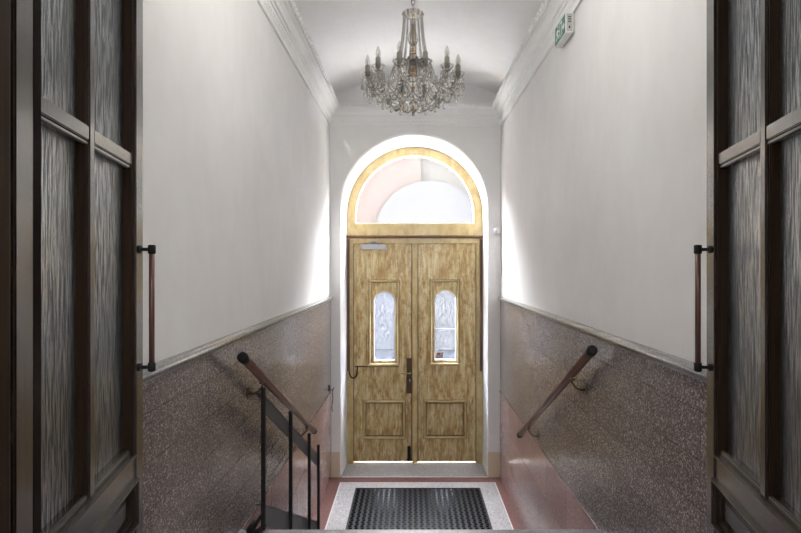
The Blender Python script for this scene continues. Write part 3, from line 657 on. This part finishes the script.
# globe lamp added out of view over the landing, fill for the near walls
gl_ = empty('fill_globe', (0.044, 1.95, 3.93), 'added opal globe lamp, out of view over the landing, as fill light', 'fill lamp')
b = MB(); b.lathe([(0, 0.0), (0.05, -0.002), (0.05, -0.02), (0.008, -0.03), (0.008, -0.13), (0.04, -0.14), (0.04, -0.155), (0, -0.157)], (0.044, 1.95, 3.925), n=24); b.build('fill_globe_stem', 'brass', gl_)
b = MB(); b.ball((0.044, 1.95, 3.69), 0.10, sub=4, smooth=True); b.build('fill_globe_ball', 'opal', gl_)
l = bpy.data.lights.new('fill_globe_light', 'POINT'); l.energy = FILL_LAMP; l.shadow_soft_size = 0.10; l.color = (1.0, 0.98, 0.95)
o = bpy.data.objects.new('fill_globe_light', l); COL.objects.link(o); o.location = (0.044, 1.95, 3.69); o.visible_glossy = True

# ---------------------------------------------------------------- crystal chandelier
CX, CY = 0.013, 3.50
VZ = zc + math.sqrt(RAD**2-(CX-XC)**2)
ch = empty('chandelier', (CX, CY, 3.10), 'crystal chandelier with twelve candle arms hanging from the vaulted ceiling', 'chandelier')
b = MB(); b.lathe([(0.0, 0.02), (0.055, 0.015), (0.05, -0.01), (0.02, -0.035), (0.006, -0.045), (0, -0.045)], (CX, CY, VZ-0.008)); b.build('ceiling_rose', 'brass', ch)
b = MB(); z = VZ-0.05; k = 0
while z > 3.745:
    pts_ = []
    for j in range(13):
        a = 2*PI*j/12; u = 0.0105*math.cos(a); v = 0.020*math.sin(a)
        pts_.append((CX+(u if k % 2 == 0 else 0), CY+(u if k % 2 else 0), z-0.016+v))
    b.tube(pts_, 0.0026, n=6, caps=False); z -= 0.030; k += 1
b.build('chain', 'bronze', ch)
b = MB(); b.tube([(CX, CY, 3.75), (CX, CY, 3.22)], 0.0035)
for zz, r in ((3.735, 0.012), (3.50, 0.012), (3.485, 0.014), (3.40, 0.012), (3.345, 0.018), (3.33, 0.022), (3.24, 0.016), (3.225, 0.012)): b.ball((CX, CY, zz), r, sub=2, smooth=True, sz=0.55)
b.build('stem', 'brass', ch)
b = MB(); b.lathe([(0.008, 0.0), (0.045, -0.002), (0.066, 0.012), (0.069, 0.016), (0.060, 0.004), (0.045, -0.010), (0.012, -0.012)], (CX, CY, 3.715), n=36, smooth=False, scallop=12, amp=0.06)
for k in range(12):
    a = 2*PI*k/12; b.ball((CX+0.066*math.cos(a), CY+0.066*math.sin(a), 3.722), 0.009)
b.build('crown', 'crystal', ch)
b = MB(); b.lathe([(0.008, 0.10), (0.012, 0.07), (0.030, 0.03), (0.036, 0.0), (0.026, -0.03), (0.012, -0.045)], (CX, CY, 3.56), n=12, smooth=False)
b.lathe([(0.012, 0.03), (0.026, 0.012), (0.032, -0.005), (0.024, -0.028), (0.012, -0.035)], (CX, CY, 3.44), n=12, smooth=False)
b.lathe([(0.02, 0.02), (0.060, 0.028), (0.085, 0.036), (0.078, 0.022), (0.05, -0.008), (0.018, -0.02)], (CX, CY, 3.365), n=36, smooth=False, scallop=12, amp=0.05)
b.lathe([(0.02, 0.04), (0.05, 0.02), (0.055, -0.005), (0.035, -0.03), (0.008, -0.045)], (CX, CY, 3.29), n=14, smooth=False)
b.build('baluster', 'crystal', ch)
for i in range(16):
    a = 2*PI*(i+0.5)/16; ca, sa = math.cos(a), math.sin(a); b = MB()
    for k in range(27):
        t = k/26; r = 0.062+0.043*t**1.6; zz = 3.705-0.315*t
        b.ball((CX+r*ca, CY+r*sa, zz), 0.0066, sub=1)
    b.build('bead_strand', 'crystal', ch)
RA = 0.30
def drop(b, c, r, h):
    n = 6
    prof = [(0.0001, 0), (r*0.35, -h*0.06), (r*0.55, -h*0.35), (r, -h*0.72), (r*0.7, -h*0.92), (0.0001, -h)]
    b.lathe(prof, c, n=n, smooth=False)
def bez(p0, p1, p2, p3, n):
    out = []
    for i in range(n+1):
        t = i/n; out.append(tuple(p0[j]*(1-t)**3+3*p1[j]*t*(1-t)**2+3*p2[j]*t*t*(1-t)+p3[j]*t**3 for j in range(2)))
    return out
armp = bez((0.030, 3.345), (0.085, 3.45), (0.115, 3.40), (0.140, 3.315), 10) + bez((0.140, 3.315), (0.175, 3.19), (0.285, 3.18), (RA, 3.274), 12)[1:]
for i in range(12):
    th_ = math.radians(-16+30*i); dx_, dy_ = math.sin(th_), -math.cos(th_)   # 0 faces the landing
    W = lambda r, z_: (CX+dx_*r, CY+dy_*r, z_)
    b = MB(); b.tube([W(r, z_) for r, z_ in armp], [0.0095+0.0015*(j % 2) for j in range(len(armp))], n=7); ar = b.build('arm', 'crystal', ch)
    c = W(RA, 3.272)
    b = MB(); b.lathe([(0.006, -0.004), (0.024, 0.002), (0.038, 0.016), (0.042, 0.024), (0.034, 0.012), (0.020, -0.006), (0.006, -0.012)], (c[0], c[1], 3.284), n=30, smooth=False, scallop=10, amp=0.07); b.build('drip_pan', 'crystal', ar)
    b = MB(); b.lathe([(0.0, 0.0), (0.0165, 0.0), (0.0160, 0.074), (0.0, 0.074)], (c[0], c[1], 3.284), n=16); b.build('candle_sleeve', 'sleeve', ar)
    if i != 1:                                    # the second candle has lost its bulb
        b = MB(); b.lathe([(0.007, 0.0), (0.0140, 0.013), (0.0165, 0.026), (0.0130, 0.048), (0.0065, 0.064), (0.0015, 0.074), (0, 0.075)], (c[0], c[1], 3.357), n=16)
        b.build('bulb', 'bulb', ar)
        b = MB(); b.lathe([(0, 0), (0.008, 0), (0.007, 0.008), (0.003, 0.012), (0.0016, 0.04), (0, 0.042)], (c[0], c[1], 3.357), n=10); b.build('filament', 'brass', ar)
    for k in range(6):
        a = 2*PI*k/6+th_; q = (c[0]+0.037*math.cos(a), c[1]+0.037*math.sin(a)); b = MB()
        b.ball((q[0], q[1], 3.272), 0.0055); b.ball((q[0], q[1], 3.261), 0.0065)
        drop(b, (q[0], q[1], 3.256), 0.0105, 0.062 if k % 2 else 0.05); b.build('prism_drop', 'crystal', ar)
    b = MB(); b.ball((c[0], c[1], 3.235), 0.009); drop(b, (c[0], c[1], 3.229), 0.012, 0.07); b.build('prism_drop', 'crystal', ar)
    # swags: to the next pan, in under the body, round the basket, and from the arm root
    th2 = th_ + math.radians(30)
    sw = [[(th_+(th2-th_)*k/14, RA-0.03, 3.262-0.075*4*(k/14)*(1-k/14)) for k in range(15)],
          [(th_+math.radians(15)*k/25, RA-0.03-(RA-0.13)*k/25, 3.250-0.135*math.sin(k/25*PI/2)) for k in range(26)],
          [(th_+math.radians(15)+math.radians(30)*k/15, 0.17, 3.175-0.05*4*(k/15)*(1-k/15)) for k in range(16)],
          [(th_, 0.055+0.16*k/13, 3.34-0.10*4*(k/13)*(1-k/13)-0.08*k/13) for k in range(14)]]
    for st_ in sw:
        b = MB()
        b.tube([(CX+math.sin(aa)*r, CY-math.cos(aa)*r, zz) for aa, r, zz in st_], 0.0012, n=5)
        for aa, r, zz in st_: b.ball((CX+math.sin(aa)*r, CY-math.cos(aa)*r, zz), 0.0058)
        b.build('bead_swag', 'crystal', ch)
    aa = th_+math.radians(15)
    for r, z_ in ((0.17, 3.165), (0.10, 3.215)):
        q = (CX+math.sin(aa)*r, CY-math.cos(aa)*r); b = MB(); b.ball((q[0], q[1], z_), 0.0065); drop(b, (q[0], q[1], z_-0.005), 0.0115, 0.058); b.build('pendant', 'crystal', ch)
b = MB(); b.lathe([(0.004, 0.02), (0.03, 0.012), (0.072, 0.008), (0.078, 0.014), (0.070, 0.0), (0.03, -0.006), (0.004, -0.008)], (CX, CY, 3.135), n=36, smooth=False, scallop=12, amp=0.05)
drop(b, (CX, CY, 3.135), 0.016, 0.05); b.tube([(CX, CY, 3.25), (CX, CY, 3.13)], 0.006, n=8)
for k in range(12):
    a = 2*PI*k/12; drop(b, (CX+0.07*math.cos(a), CY+0.07*math.sin(a), 3.135), 0.009, 0.045)
b.build('bottom_bowl', 'crystal', ch)
